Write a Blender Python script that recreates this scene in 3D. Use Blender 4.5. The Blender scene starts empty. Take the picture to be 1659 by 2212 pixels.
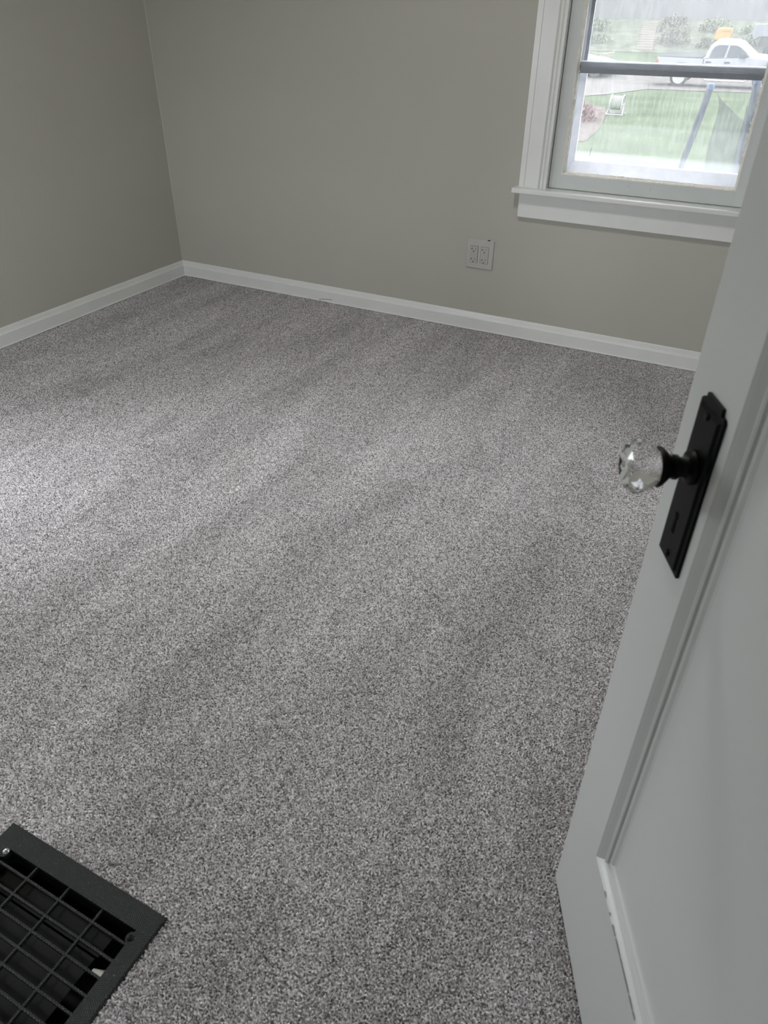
import bpy, bmesh, math, random
import numpy as np
from mathutils import Vector, Matrix

# ------------------------------------------------------------------ camera, light, exposure
scene = bpy.context.scene
COL = scene.collection
cam_data = bpy.data.cameras.new('camera')
cam = bpy.data.objects.new('camera', cam_data)
COL.objects.link(cam)
cam.location = (2.91962, -3.16526, 1.25638)
cam.rotation_mode = 'XYZ'
cam.rotation_euler = (math.radians(55.0329), math.radians(-0.5243), math.radians(27.4481))
cam_data.sensor_fit = 'HORIZONTAL'
cam_data.sensor_width = 36.0
cam_data.lens = 36.0 * 1548.75 / 1659.0
cam_data.clip_start = 0.01
cam_data.clip_end = 400
cam_data.dof.use_dof = True
cam_data.dof.focus_distance = 3.2
cam_data.dof.aperture_fstop = 13.0
scene.camera = cam

SKY = 1.0
world = bpy.data.worlds.new('overcast_sky')
scene.world = world
world.use_nodes = True
wn = world.node_tree.nodes
wl = world.node_tree.links
bg = wn['Background']
tc = wn.new('ShaderNodeTexCoord')
sep = wn.new('ShaderNodeSeparateXYZ')
ramp = wn.new('ShaderNodeValToRGB')
ramp.color_ramp.elements[0].position = 0.0
ramp.color_ramp.elements[0].color = (0.84, 0.88, 0.93, 1)
ramp.color_ramp.elements[1].position = 0.7
ramp.color_ramp.elements[1].color = (1.0, 1.03, 1.07, 1)
wl.new(tc.outputs['Generated'], sep.inputs[0])
wl.new(sep.outputs['Z'], ramp.inputs[0])
wl.new(ramp.outputs[0], bg.inputs['Color'])
bg.inputs['Strength'].default_value = SKY

scene.view_settings.view_transform = 'Standard'
scene.view_settings.look = 'None'
scene.view_settings.gamma = 1.0
scene.view_settings.use_curve_mapping = False
scene.view_settings.exposure = 4.06

def portal(name, loc, rot, sx, sy):
    l = bpy.data.lights.new(name, 'AREA')
    l.shape = 'RECTANGLE'; l.size = sx; l.size_y = sy
    l.cycles.is_portal = True
    o = bpy.data.objects.new(name, l); COL.objects.link(o)
    o.location = loc; o.rotation_euler = rot
# daylight portals in the window openings, the back one seen, the others added (they only guide sampling of the sky)
portal('portal_back_window', (2.42, 0.20, 1.30), (math.radians(-90), 0, 0), 0.80, 1.30)
portal('portal_added_near_window', (.70, -3.27, .86), (math.radians(90), 0, 0), .55, 1.15)
portal('portal_added_left_window', (-.17, -2.375, .86), (0, math.radians(-90), 0), 1.15, .8)
portal('portal_added_hall_opening', (5.32, -4.1, 1.6), (0, math.radians(90), 0), .8, .6)

# ------------------------------------------------------------------ helpers
class MB:
    """collects shapes and links them as one mesh object"""
    def __init__(self):
        self.v = []; self.f = []; self.m = []
    def add(self, verts, faces, mi=0):
        b = len(self.v)
        self.v.extend([tuple(p) for p in verts])
        self.f.extend([tuple(b + i for i in f) for f in faces])
        self.m.extend([mi] * len(faces))
        return self
    def box(self, x0, x1, y0, y1, z0, z1, mi=0):
        v = [(x0,y0,z0),(x1,y0,z0),(x1,y1,z0),(x0,y1,z0),(x0,y0,z1),(x1,y0,z1),(x1,y1,z1),(x0,y1,z1)]
        f = [(0,3,2,1),(4,5,6,7),(0,1,5,4),(1,2,6,5),(2,3,7,6),(3,0,4,7)]
        return self.add(v, f, mi)
    def prism(self, pts, axis, a, b, mi=0):
        """pts: 2D outline; axis 'x','y','z' is the extrusion axis from a to b"""
        n = len(pts)
        def P(p, t):
            if axis == 'y': return (p[0], t, p[1])
            if axis == 'x': return (t, p[0], p[1])
            return (p[0], p[1], t)
        v = [P(p, a) for p in pts] + [P(p, b) for p in pts]
        f = [tuple(range(n)), tuple(range(2*n-1, n-1, -1))]
        f += [(i, n+i, n+(i+1)%n, (i+1)%n) for i in range(n)]
        return self.add(v, f, mi)
    def tube(self, path, r, n=10, mi=0, cap=True, rr=None):
        path = [Vector(p) for p in path]
        rings = []
        up = Vector((0.13, 0.21, 0.97)).normalized()
        for i, p in enumerate(path):
            d = (path[min(i+1, len(path)-1)] - path[max(i-1, 0)]).normalized()
            if abs(d.dot(up)) > .95: up = Vector((1, .1, 0)).normalized()
            a = d.cross(up).normalized(); b = d.cross(a).normalized()
            rad = rr[i] if rr else r
            rings.append([p + (a*math.cos(2*math.pi*k/n) + b*math.sin(2*math.pi*k/n))*rad for k in range(n)])
        v = [q for ring in rings for q in ring]
        f = []
        for i in range(len(rings)-1):
            for k in range(n):
                f.append((i*n+k, i*n+(k+1)%n, (i+1)*n+(k+1)%n, (i+1)*n+k))
        if cap:
            f.append(tuple(range(n-1, -1, -1))); f.append(tuple((len(rings)-1)*n + k for k in range(n)))
        return self.add(v, f, mi)
    def lathe(self, prof, n=32, origin=(0,0,0), axis='z', mi=0, wob=None):
        """prof: list of (radius, height) along the axis"""
        v = []
        for r, h in prof:
            for k in range(n):
                a = 2*math.pi*k/n
                q = r*(wob(k) if wob else 1)
                c, s = q*math.cos(a), q*math.sin(a)
                p = (c, s, h) if axis == 'z' else ((c, h, s) if axis == 'y' else (h, c, s))
                v.append((p[0]+origin[0], p[1]+origin[1], p[2]+origin[2]))
        f = []
        for i in range(len(prof)-1):
            for k in range(n):
                f.append((i*n+k, i*n+(k+1)%n, (i+1)*n+(k+1)%n, (i+1)*n+k))
        f.append(tuple(range(n))[::-1]); f.append(tuple((len(prof)-1)*n + k for k in range(n)))
        return self.add(v, f, mi)
    def frame(self, prof, x0, x1, z0, z1, y, mi=0, closed=True):
        """mitred frame round a rectangle: prof = list of (inward offset, y offset)"""
        v = []; n = len(prof)
        for o, d in prof:
            v += [(x0+o, y+d, z0+o), (x1-o, y+d, z0+o), (x1-o, y+d, z1-o), (x0+o, y+d, z1-o)]
        f = []
        m = n if closed else n-1
        for i in range(m):
            j = (i+1) % n
            for k in range(4):
                kk = (k+1) % 4
                f.append((i*4+k, i*4+kk, j*4+kk, j*4+k))
        return self.add(v, f, mi)
    def build(self, name, mats, parent=None, smooth=False, bevel=0, loc=None):
        me = bpy.data.meshes.new(name)
        me.from_pydata(self.v, [], self.f)
        mats = mats if isinstance(mats, (list, tuple)) else [mats]
        for m in mats: me.materials.append(m)
        me.polygons.foreach_set('material_index', self.m)
        me.update()
        bm = bmesh.new(); bm.from_mesh(me)
        bmesh.ops.recalc_face_normals(bm, faces=bm.faces)
        if smooth:
            for fc in bm.faces: fc.smooth = True
            for ed in bm.edges:
                if len(ed.link_faces) == 2 and ed.calc_face_angle(0) > math.radians(40): ed.smooth = False
        bm.to_mesh(me); bm.free()
        o = bpy.data.objects.new(name, me); COL.objects.link(o)
        if parent: o.parent = parent
        if loc: o.location = loc
        if bevel:
            b = o.modifiers.new('bevel', 'BEVEL'); b.width = bevel; b.segments = 2
            b.limit_method = 'ANGLE'; b.angle_limit = math.radians(35)
        return o

def tag(o, label=None, cat=None, group=None, kind=None):
    if label: o['label'] = label
    if cat: o['category'] = cat
    if group: o['group'] = group
    if kind: o['kind'] = kind
    return o
def struct(o, label, cat): return tag(o, label, cat, kind='structure')
def empty(name, loc=(0,0,0), rz=0):
    o = bpy.data.objects.new(name, None); COL.objects.link(o)
    o.location = loc; o.rotation_euler = (0, 0, rz); o.empty_display_size = .1
    return o

# ------------------------------------------------------------------ materials
def newmat(name):
    m = bpy.data.materials.new(name); m.use_nodes = True
    nt = m.node_tree
    return m, nt, nt.nodes['Principled BSDF']
def N(nt, typ, **kw):
    n = nt.nodes.new(typ)
    for k, v in kw.items():
        if k.startswith('_'): setattr(n, k[1:], v)
        else: n.inputs[k.replace('_', ' ')].default_value = v
    return n
def flat(name, col, rough=.5, metal=0, spec=.5, noise=0, nscale=30, bump=0, bscale=200, bdist=.001):
    m, nt, b = newmat(name)
    b.inputs['Base Color'].default_value = (*col, 1)
    b.inputs['Roughness'].default_value = rough
    b.inputs['Metallic'].default_value = metal
    b.inputs['Specular IOR Level'].default_value = spec
    t = N(nt, 'ShaderNodeTexCoord')
    if noise:
        n = N(nt, 'ShaderNodeTexNoise', Scale=nscale, Detail=4.0)
        nt.links.new(t.outputs['Object'], n.inputs['Vector'])
        r = nt.nodes.new('ShaderNodeValToRGB')
        r.color_ramp.elements[0].position = .3; r.color_ramp.elements[1].position = .7
        r.color_ramp.elements[0].color = (*[c*(1-noise) for c in col], 1)
        r.color_ramp.elements[1].color = (*[min(1, c*(1+noise)) for c in col], 1)
        nt.links.new(n.outputs['Fac'], r.inputs[0]); nt.links.new(r.outputs[0], b.inputs['Base Color'])
    if bump:
        n = N(nt, 'ShaderNodeTexNoise', Scale=bscale, Detail=3.0)
        nt.links.new(t.outputs['Object'], n.inputs['Vector'])
        bp = N(nt, 'ShaderNodeBump', Strength=bump, Distance=bdist)
        nt.links.new(n.outputs['Fac'], bp.inputs['Height']); nt.links.new(bp.outputs[0], b.inputs['Normal'])
    return m

M = {}
M['wall'] = flat('greige_wall_paint', (.475, .467, .415), .62, spec=.3, noise=.012, nscale=3, bump=.25, bscale=90, bdist=.002)
M['trim'] = flat('white_trim_paint', (.78, .79, .775), .24, noise=.02, nscale=9, bump=.12, bscale=40, bdist=.001)
M['door'] = flat('white_door_paint', (.62, .635, .625), .36, noise=.01, nscale=6, bump=.10, bscale=30, bdist=.001)
M['ceiling'] = flat('white_ceiling_paint', (.75, .75, .73), .8, spec=.2, bump=.3, bscale=80)
M['black'] = flat('matte_black_iron', (.003, .0035, .0035), .45, spec=.12, bump=.1, bscale=120)
M['hole'] = flat('dark_recess', (.003, .003, .003), .9, spec=.1)
M['plate'] = flat('outlet_plastic', (.50, .485, .46), .4)
M['socket'] = flat('socket_plastic', (.46, .445, .42), .38)
M['alu'] = flat('grey_aluminium', (.30, .32, .36), .5, noise=.08, nscale=30)
M['aluwhite'] = flat('pale_aluminium', (.78, .80, .86), .35, noise=.06, nscale=30)
M['putty'] = flat('old_glazing_putty', (.80, .78, .72), .7, noise=.1, nscale=60, bump=.8, bscale=90, bdist=.004)
M['sashwood'] = flat('sash_paint', (.62, .65, .64), .42, noise=.02, nscale=12, bump=.15, bscale=50)
M['steel'] = flat('worn_steel', (.35, .36, .34), .35, metal=.8)
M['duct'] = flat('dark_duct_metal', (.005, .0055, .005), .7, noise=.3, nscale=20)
M['ductwhite'] = flat('pale_duct_flange', (.75, .76, .70), .7, noise=.15, nscale=200)

# walls: add a few faint hairline cracks and trowel marks as relief
def wall_relief(m):
    nt = m.node_tree; b = nt.nodes['Principled BSDF']
    old = [l for l in nt.links if l.to_socket == b.inputs['Normal']][0].from_node
    t = N(nt, 'ShaderNodeTexCoord')
    w = N(nt, 'ShaderNodeTexNoise', Scale=1.3, Detail=5.0, Distortion=.6)
    nt.links.new(t.outputs['Object'], w.inputs['Vector'])
    bp = N(nt, 'ShaderNodeBump', Strength=.35, Distance=.012)
    nt.links.new(w.outputs['Fac'], bp.inputs['Height'])
    nt.links.new(bp.outputs[0], old.inputs['Normal'])
wall_relief(M['wall'])

def carpet_material():
    m, nt, b = newmat('heathered_grey_carpet')
    L = nt.links.new
    t = N(nt, 'ShaderNodeTexCoord')
    # two-tone yarn colour picked tuft by tuft
    vo = N(nt, 'ShaderNodeTexVoronoi', Scale=330.0, Randomness=1.0)
    L(t.outputs['Object'], vo.inputs['Vector'])
    ry = N(nt, 'ShaderNodeValToRGB')
    e = ry.color_ramp.elements
    e[0].position = .0; e[0].color = (.13, .112, .104, 1)
    e[1].position = 1.; e[1].color = (.97, .94, .97, 1)
    x = ry.color_ramp.elements.new(.25); x.color = (.34, .315, .312, 1)
    x = ry.color_ramp.elements.new(.6); x.color = (.63, .61, .622, 1)
    sepc = N(nt, 'ShaderNodeSeparateColor'); L(vo.outputs['Color'], sepc.inputs[0]); L(sepc.outputs[0], ry.inputs[0])
    # nap brushed one way or the other (vacuum strokes)
    mp = N(nt, 'ShaderNodeMapping'); mp.inputs['Rotation'].default_value = (0, 0, math.radians(4)); mp.inputs['Scale'].default_value = (3.4, .7, 1)
    L(t.outputs['Object'], mp.inputs[0])
    st = N(nt, 'ShaderNodeTexNoise', Scale=1.6, Detail=4.0, Roughness=.6, Distortion=.6); L(mp.outputs[0], st.inputs['Vector'])
    rs = N(nt, 'ShaderNodeMapRange'); rs.inputs['From Min'].default_value = .35; rs.inputs['From Max'].default_value = .65
    rs.inputs['To Min'].default_value = .84; rs.inputs['To Max'].default_value = 1.10
    L(st.outputs['Fac'], rs.inputs['Value'])
    mul = N(nt, 'ShaderNodeMix', _data_type='RGBA', _blend_type='MULTIPLY'); mul.inputs[0].default_value = 1
    L(ry.outputs[0], mul.inputs['A']); L(rs.outputs[0], mul.inputs['B'])
    L(mul.outputs['Result'], b.inputs['Base Color'])
    b.inputs['Roughness'].default_value = .8
    b.inputs['Specular IOR Level'].default_value = .25
    fn = N(nt, 'ShaderNodeTexNoise', Scale=520.0, Detail=2.0); L(t.outputs['Object'], fn.inputs['Vector'])
    bp = N(nt, 'ShaderNodeBump', Strength=.6, Distance=.0015); L(fn.outputs['Fac'], bp.inputs['Height'])
    L(bp.outputs[0], b.inputs['Normal'])
    return m
M['carpet'] = carpet_material()

def grille_frame_mat():
    m, nt, b = newmat('knurled_black_iron')
    L = nt.links.new
    b.inputs['Base Color'].default_value = (.010, .0125, .0125, 1)
    b.inputs['Roughness'].default_value = .42
    t = N(nt, 'ShaderNodeTexCoord')
    hs = []
    for ang in (28, -28):
        mp = N(nt, 'ShaderNodeMapping'); mp.inputs['Rotation'].default_value = (0, 0, math.radians(ang))
        L(t.outputs['Object'], mp.inputs[0])
        w = N(nt, 'ShaderNodeTexWave', Scale=105.0, Distortion=.4); w.bands_direction = 'Y'
        L(mp.outputs[0], w.inputs['Vector']); hs.append(w)
    mx = N(nt, 'ShaderNodeMath', _operation='MINIMUM'); L(hs[0].outputs['Fac'], mx.inputs[0]); L(hs[1].outputs['Fac'], mx.inputs[1])
    bp = N(nt, 'ShaderNodeBump', Strength=.8, Distance=.0012); L(mx.outputs[0], bp.inputs['Height'])
    L(bp.outputs[0], b.inputs['Normal'])
    # lint caught in the knurling
    n = N(nt, 'ShaderNodeTexNoise', Scale=260.0, Detail=3.0); L(t.outputs['Object'], n.inputs['Vector'])
    r = N(nt, 'ShaderNodeValToRGB'); r.color_ramp.elements[0].position = .66; r.color_ramp.elements[1].position = .80
    r.color_ramp.elements[0].color = (.010, .0125, .0125, 1); r.color_ramp.elements[1].color = (.16, .17, .16, 1)
    L(n.outputs['Fac'], r.inputs[0]); L(r.outputs[0], b.inputs['Base Color'])
    return m
M['knurl'] = grille_frame_mat()

def pane_mat(name, fac0, streak, bands=False, tint=.80):
    """clear glass carrying a film of condensation and dust; bands add paler steps lower down"""
    m = bpy.data.materials.new(name); m.use_nodes = True
    nt = m.node_tree; nt.nodes.clear(); L = nt.links.new
    out = N(nt, 'ShaderNodeOutputMaterial')
    tr = N(nt, 'ShaderNodeBsdfTransparent'); tr.inputs[0].default_value = (tint, tint, tint, 1)
    tl = N(nt, 'ShaderNodeBsdfTranslucent'); tl.inputs[0].default_value = (.9, .92, .93, 1)
    mix = N(nt, 'ShaderNodeMixShader')
    t = N(nt, 'ShaderNodeTexCoord')
    mp = N(nt, 'ShaderNodeMapping'); mp.inputs['Scale'].default_value = (60, 1, 9)
    L(t.outputs['Object'], mp.inputs[0])
    n = N(nt, 'ShaderNodeTexNoise', Scale=2.0, Detail=5.0, Roughness=.65); L(mp.outputs[0], n.inputs['Vector'])
    n2 = N(nt, 'ShaderNodeTexNoise', Scale=5.0, Detail=2.0); L(t.outputs['Object'], n2.inputs['Vector'])
    a = N(nt, 'ShaderNodeMapRange'); a.inputs['From Min'].default_value = .40; a.inputs['From Max'].default_value = .75
    a.inputs['To Min'].default_value = 0; a.inputs['To Max'].default_value = streak
    L(n.outputs['Fac'], a.inputs['Value'])
    b = N(nt, 'ShaderNodeMapRange'); b.inputs['From Min'].default_value = .3; b.inputs['From Max'].default_value = .7
    b.inputs['To Min'].default_value = fac0*.8; b.inputs['To Max'].default_value = fac0*1.2
    L(n2.outputs['Fac'], b.inputs['Value'])
    s = N(nt, 'ShaderNodeMath', _operation='ADD'); L(a.outputs[0], s.inputs[0]); L(b.outputs[0], s.inputs[1])
    last = s
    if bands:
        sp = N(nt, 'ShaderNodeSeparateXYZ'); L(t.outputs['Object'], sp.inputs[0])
        for z0, w, amt in bands:  # paler step below each given height
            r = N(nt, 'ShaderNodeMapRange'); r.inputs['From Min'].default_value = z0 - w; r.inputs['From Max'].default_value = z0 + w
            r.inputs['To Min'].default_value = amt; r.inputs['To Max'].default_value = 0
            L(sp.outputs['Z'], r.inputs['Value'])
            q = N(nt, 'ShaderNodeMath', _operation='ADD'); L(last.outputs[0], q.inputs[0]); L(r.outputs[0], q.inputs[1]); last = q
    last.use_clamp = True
    L(last.outputs[0], mix.inputs[0]); L(tr.outputs[0], mix.inputs[1]); L(tl.outputs[0], mix.inputs[2])
    # faint surface reflection
    gl = N(nt, 'ShaderNodeBsdfGlossy', Roughness=.02)
    fr = N(nt, 'ShaderNodeFresnel', IOR=1.3)
    mx2 = N(nt, 'ShaderNodeMixShader'); L(fr.outputs[0], mx2.inputs[0]); L(mix.outputs[0], mx2.inputs[1]); L(gl.outputs[0], mx2.inputs[2])
    L(mx2.outputs[0], out.inputs[0])
    return m
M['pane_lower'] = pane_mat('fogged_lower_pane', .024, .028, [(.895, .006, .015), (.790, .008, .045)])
M['pane_upper'] = pane_mat('fogged_upper_pane', .040, .024)
M['pane_clear'] = pane_mat('clear_window_pane', .004, .0, tint=.97)

def crystal_mat():
    m, nt, b = newmat('cut_crystal')
    b.inputs['Base Color'].default_value = (1, 1, 1, 1)
    b.inputs['Roughness'].default_value = .015
    b.inputs['Transmission Weight'].default_value = 1.0
    b.inputs['IOR'].default_value = 1.50
    return m
M['crystal'] = crystal_mat()

# ------------------------------------------------------------------ room shell
RX, NY, CH = 4.35, -3.13, 2.46          # right wall x, near wall y, ceiling height
VX0, VX1, VY0, VY1 = 1.966, 2.326, -3.046, -2.805   # register opening in the carpet

fl = MB()
fl.box(-.2, VX0, -3.25, .15, -.02, -.0074).box(VX1, RX+.15, -3.25, .15, -.02, -.0074)
fl.box(VX0, VX1, VY1, .15, -.02, -.0074).box(VX0, VX1, -3.25, VY0, -.02, -.0074)
def pile_floor(base, name, mat):
    """carpet: a flat backing plus a pile surface of rounded yarn tips with gaps between them"""
    rs = np.random.RandomState(7)
    def tile(n, step, lam, seed):
        # periodic band-passed noise: tufts about lam across
        r = np.random.RandomState(seed).standard_normal((n, n))
        f = np.fft.fftfreq(n, step); fx, fy = np.meshgrid(f, f)
        k = np.sqrt(fx**2 + fy**2) * lam
        g = np.exp(-((k - 1.0) / .38)**2)
        t = np.fft.ifft2(np.fft.fft2(r) * g).real
        return t / t.std()
    V = [np.array(base.v, dtype=np.float32)]; Fq = [np.array(base.f, dtype=np.int64)]
    off = len(base.v)
    def patch(x0, x1, y0, y1, step, seed):
        nonlocal off
        nx, ny = int(round((x1-x0)/step)) + 1, int(round((y1-y0)/step)) + 1
        xs = np.linspace(x0, x1, nx); ys = np.linspace(y0, y1, ny)
        X, Y = np.meshgrid(xs, ys)
        a = tile(700, step, max(.0046, 2.1*step), seed); b = tile(476, step, max(.0062, 2.6*step), seed+1)
        rep = lambda t: np.tile(t, (ny//t.shape[0]+1, nx//t.shape[1]+1))[:ny, :nx]
        h = .8*rep(a) + .55*rep(b)
        # brushed bands where the pile stands or lies
        u = Y + .1*X; w = X - .1*Y
        band = np.sin(w*9 + 1.5*np.sin(u*1.7) + .8*np.sin(u*4.1 + w*2)) * .5 + np.sin(w*21 + u*3.3) * .25
        amp = .0036
        z = -amp + amp*np.tanh(1.2*h + .40 + .12*band) + rs.standard_normal(h.shape)*.00022
        z = np.minimum(z, .0)
        V.append(np.stack([X, Y, z], -1).reshape(-1, 3).astype(np.float32))
        idx = np.arange(nx*ny).reshape(ny, nx)
        q = np.stack([idx[:-1, :-1], idx[:-1, 1:], idx[1:, 1:], idx[1:, :-1]], -1).reshape(-1, 4)
        cx = (X[:-1, :-1] + X[1:, 1:])/2; cy = (Y[:-1, :-1] + Y[1:, 1:])/2
        keep = ~((cx > VX0) & (cx < VX1) & (cy > VY0) & (cy < VY1))
        q = q[keep.reshape(-1)]
        Fq.append(q + off); off += nx*ny
    patch(1.30, 3.30, -3.20, -1.40, .0016, 1)
    patch(-.013, 3.30, -1.40, .005, .0022, 11)
    patch(-.013, 1.30, -2.40, -1.40, .0022, 21)
    patch(-.013, 1.30, -3.13, -2.40, .0040, 41)
    patch(3.30, 4.35, -3.13, .005, .0040, 31)
    V = np.concatenate(V); F = np.concatenate(Fq)
    me = bpy.data.meshes.new(name)
    me.vertices.add(len(V)); me.vertices.foreach_set('co', V.ravel())
    me.loops.add(len(F)*4); me.loops.foreach_set('vertex_index', F.astype(np.int32).ravel())
    me.polygons.add(len(F)); me.polygons.foreach_set('loop_start', np.arange(0, len(F)*4, 4, dtype=np.int32))
    try: me.polygons.foreach_set('loop_total', np.full(len(F), 4, dtype=np.int32))
    except Exception: pass
    me.materials.append(mat); me.update(calc_edges=True)
    sm = np.ones(len(F), dtype=bool); sm[:len(base.f)] = False
    me.polygons.foreach_set('use_smooth', sm)
    o = bpy.data.objects.new(name, me); COL.objects.link(o)
    return o
floor = pile_floor(fl, 'floor', M['carpet'])
struct(floor, 'heathered grey cut pile carpet covering the bedroom floor', 'floor')

WY = .013   # plane of the back wall
WX0, WX1, WZ0, WZ1 = 2.030, 2.818, .64, 1.98
w = MB()
w.box(-.15, WX0, WY, .15, 0, CH).box(WX1, RX+.15, WY, .15, 0, CH).box(WX0, WX1, WY, .15, 0, WZ0).box(WX0, WX1, WY, .15, WZ1, CH)
struct(w.build('wall_back', M['wall']), 'greige painted back wall with the window and outlet', 'wall')
LX0, LX1, LZ0, LZ1 = .45, .95, .30, 1.42
LY0, LY1 = -2.75, -2.00
w = MB()
w.box(-.15, -.013, -3.25, LY0, 0, CH).box(-.15, -.013, LY1, .15, 0, CH).box(-.15, -.013, LY0, LY1, 0, LZ0).box(-.15, -.013, LY0, LY1, LZ1, CH)
struct(w.build('wall_left', M['wall']), 'greige painted wall on the left of the corner', 'wall')
w = MB().box(RX, RX+.14, -3.25, .15, 0, CH)
struct(w.build('wall_right', M['wall']), 'greige wall on the right behind the open door', 'wall')
w = MB()
w.box(-.15, LX0, NY-.12, NY, 0, CH).box(LX1, 2.45, NY-.12, NY, 0, CH).box(LX0, LX1, NY-.12, NY, 0, LZ0).box(LX0, LX1, NY-.12, NY, LZ1, CH).box(3.25, RX+.15, NY-.12, NY, 0, CH).box(2.45, 3.25, NY-.12, NY, 2.06, CH)
struct(w.build('wall_front', M['wall']), 'near wall with the doorway the view looks through', 'wall')
struct(MB().box(-.15, RX+.15, -3.25, .15, CH, CH+.1).build('ceiling', M['ceiling']), 'white bedroom ceiling', 'ceiling')
cl = empty('added_ceiling_light', (2.05, -1.55, CH))  # unseen lamp added to brighten the floor and walls
tag(cl, 'unseen round flush-mount light added on the bedroom ceiling to brighten the room', 'ceiling light')
MB().lathe([(.17, -.001), (.17, -.025), (.165, -.03)], 40, (0,0,0), 'z').build('light_base', M['trim'], cl, smooth=True)
em, ent, eb = newmat('added_light_glow'); eb.inputs['Base Color'].default_value = (.8,.8,.8,1)
eb.inputs['Emission Color'].default_value = (1.0, .985, .965, 1); eb.inputs['Emission Strength'].default_value = 3.9
MB().lathe([(.15, -.03), (.145, -.06), (.12, -.085), (.07, -.10), (.002, -.105)], 40, (0,0,0), 'z').build('added_light_diffuser', em, cl, smooth=True)
# landing outside the doorway
struct(MB().box(2.1, 5.2, -4.9, -3.25, -.02, 0).build('floor_landing', M['carpet']), 'grey carpet of the landing outside the doorway', 'floor')
struct(MB().box(2.1, 5.2, -5.0, -4.9, 0, CH).build('wall_landing', M['wall']), 'landing wall behind the viewer', 'wall')
w = MB().box(2.0, 2.1, -5.0, -3.25, 0, CH).box(5.2, 5.3, -3.8, -3.25, 0, CH).box(5.2, 5.3, -5.0, -4.4, 0, CH).box(5.2, 5.3, -4.4, -3.8, 0, 1.2).box(5.2, 5.3, -4.4, -3.8, 2.0, CH).box(RX+.14, 5.2, -3.37, -3.25, 0, CH)  # the window opening is added to let daylight into the landing
struct(w.build('wall_landing_ends', M['wall']), 'end walls of the landing with a window opening added for light', 'wall')
struct(MB().box(2.1, 5.2, -5.0, -3.25, CH, CH+.1).build('ceiling_landing', M['ceiling']), 'white ceiling of the landing', 'ceiling')

# hairline cracks and a drip of paint below the window corner
hc = MB()
hc.tube([(1.925,.0132,.533),(1.915,.0130,.524),(1.900,.0131,.512),(1.880,.0131,.503)], .0007, 5)
hc.tube([(1.868,.0131,.492),(1.850,.0131,.482)], .0005, 5).tube([(1.838,.0131,.300),(1.852,.0131,.306),(1.862,.0131,.318)], .0005, 5)
hc.tube([(1.929,.0125,.556),(1.922,.0122,.540),(1.926,.0125,.531)], .0022, 6)
hc_o = hc.build('hairline_crack', M['wall'], bpy.data.objects['wall_back'])
# baseboards: profile (distance from wall outwards, height)
BP = [(0,0),(.0165,0),(.0165,.0022),(.0135,.0040),(.0128,.0045),(.0128,.0535),(.0120,.0550),(.0100,.0580),(.0075,.0640),(.0060,.0720),(.0045,.0790),(.0030,.0813),(0,.0815)]
def baseboard(name, label, x0, y0, x1, y1, nx, ny, mi0=0, mi1=0):
    """mitre: shorten/lengthen each end by profile depth * mi"""
    d = Vector((x1-x0, y1-y0)).normalized()
    mb = MB(); v = []
    for (o, h) in BP: v.append((x0+nx*o+d.x*o*mi0, y0+ny*o+d.y*o*mi0, h))
    for (o, h) in BP: v.append((x1+nx*o-d.x*o*mi1, y1+ny*o-d.y*o*mi1, h))
    n = len(BP)
    f = [tuple(range(n)), tuple(range(2*n-1, n-1, -1))] + [(i, (i+1)%n, n+(i+1)%n, n+i) for i in range(n)]
    mb.add(v, f)
    return struct(mb.build(name, M['trim']), label, 'baseboard')
baseboard('baseboard_back', 'white baseboard along the back wall under the window', -.013, WY, RX, WY, 0, -1, 1, 1)
baseboard('baseboard_left', 'white baseboard along the left wall', -.013, WY, -.013, NY, 1, 0, 1, 1)
baseboard('baseboard_right', 'white baseboard along the right wall behind the door', RX, WY, RX, NY, -1, 0, 1, 1)
baseboard('baseboard_front', 'white baseboard along the near wall', -.013, NY, 2.38, NY, 0, 1, 1, 0)

# thin ridge of caulk and paint in the corner of the two walls
struct(MB().prism([(-.013, .013), (-.013, .0095), (-.0095, .013)], 'z', .081, CH).build('trim_1', M['wall']), 'thin painted caulk bead in the wall corner', 'trim')
# doorway casing on the room side
dc = MB()
dc.box(2.38, 2.45, NY, NY+.016, 0, 2.13).box(3.27, 3.34, NY, NY+.016, 0, 2.13).box(2.45, 3.27, NY, NY+.016, 2.06, 2.13)
dc.box(2.435, 2.452, NY-.12, NY, 0, 2.06).box(3.248, 3.262, NY-.12, NY, 0, 2.06)
struct(dc.build('trim_2', M['trim'], bevel=.002), 'white casing round the bedroom doorway', 'trim')

# ------------------------------------------------------------------ window in the back wall
win = empty('window_1', (2.42, WY, .64))
struct(win, 'white double-hung window with aluminium storm window, top right above the outlet', 'window')
def wp(mb, name, mat, **k):
    o = mb.build(name, mat, win, **k); o.matrix_parent_inverse = Matrix.Translation(-win.location); return o
def casing(x0, x1, flip):
    # (x from outer edge, projection)
    pr = [(0,0),(0,.021),(.0215,.021),(.023,.0185),(.0245,.0195),(.079,.0195),(.0805,.0235),(.083,.0235),(.086,.020),(.090,.0165),(.095,.0185),(.099,.0205),(.103,.017),(.107,.0155),(.108,.0215),(.116,.0215),(.116,0)]
    pts = [((x1 - a) if flip else (x0 + a), WY - b) for a, b in pr]
    return MB().prism(pts, 'z', .654, WZ1+.09)
wp(casing(1.925, 2.041, False), 'casing', M['trim'])
wp(casing(2.805, 2.921, True), 'casing', M['trim'])
wp(MB().box(1.925, 2.921, WY-.02, WY, WZ1, WZ1+.11), 'head_casing', M['trim'], bevel=.002)
# stool with a rounded nose, apron
st = [(-.048,.637),(-.048,.651),(-.046,.6535),(-.043,.6545),(.036,.6545),(.036,.635),(-.046,.635)]
wp(MB().prism(st, 'x', 1.908, 2.938), 'stool', M['trim'], bevel=.0012)
wp(MB().box(1.931, 2.915, WY-.019, WY, .535, .635), 'apron', M['trim'], bevel=.0015)
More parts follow.
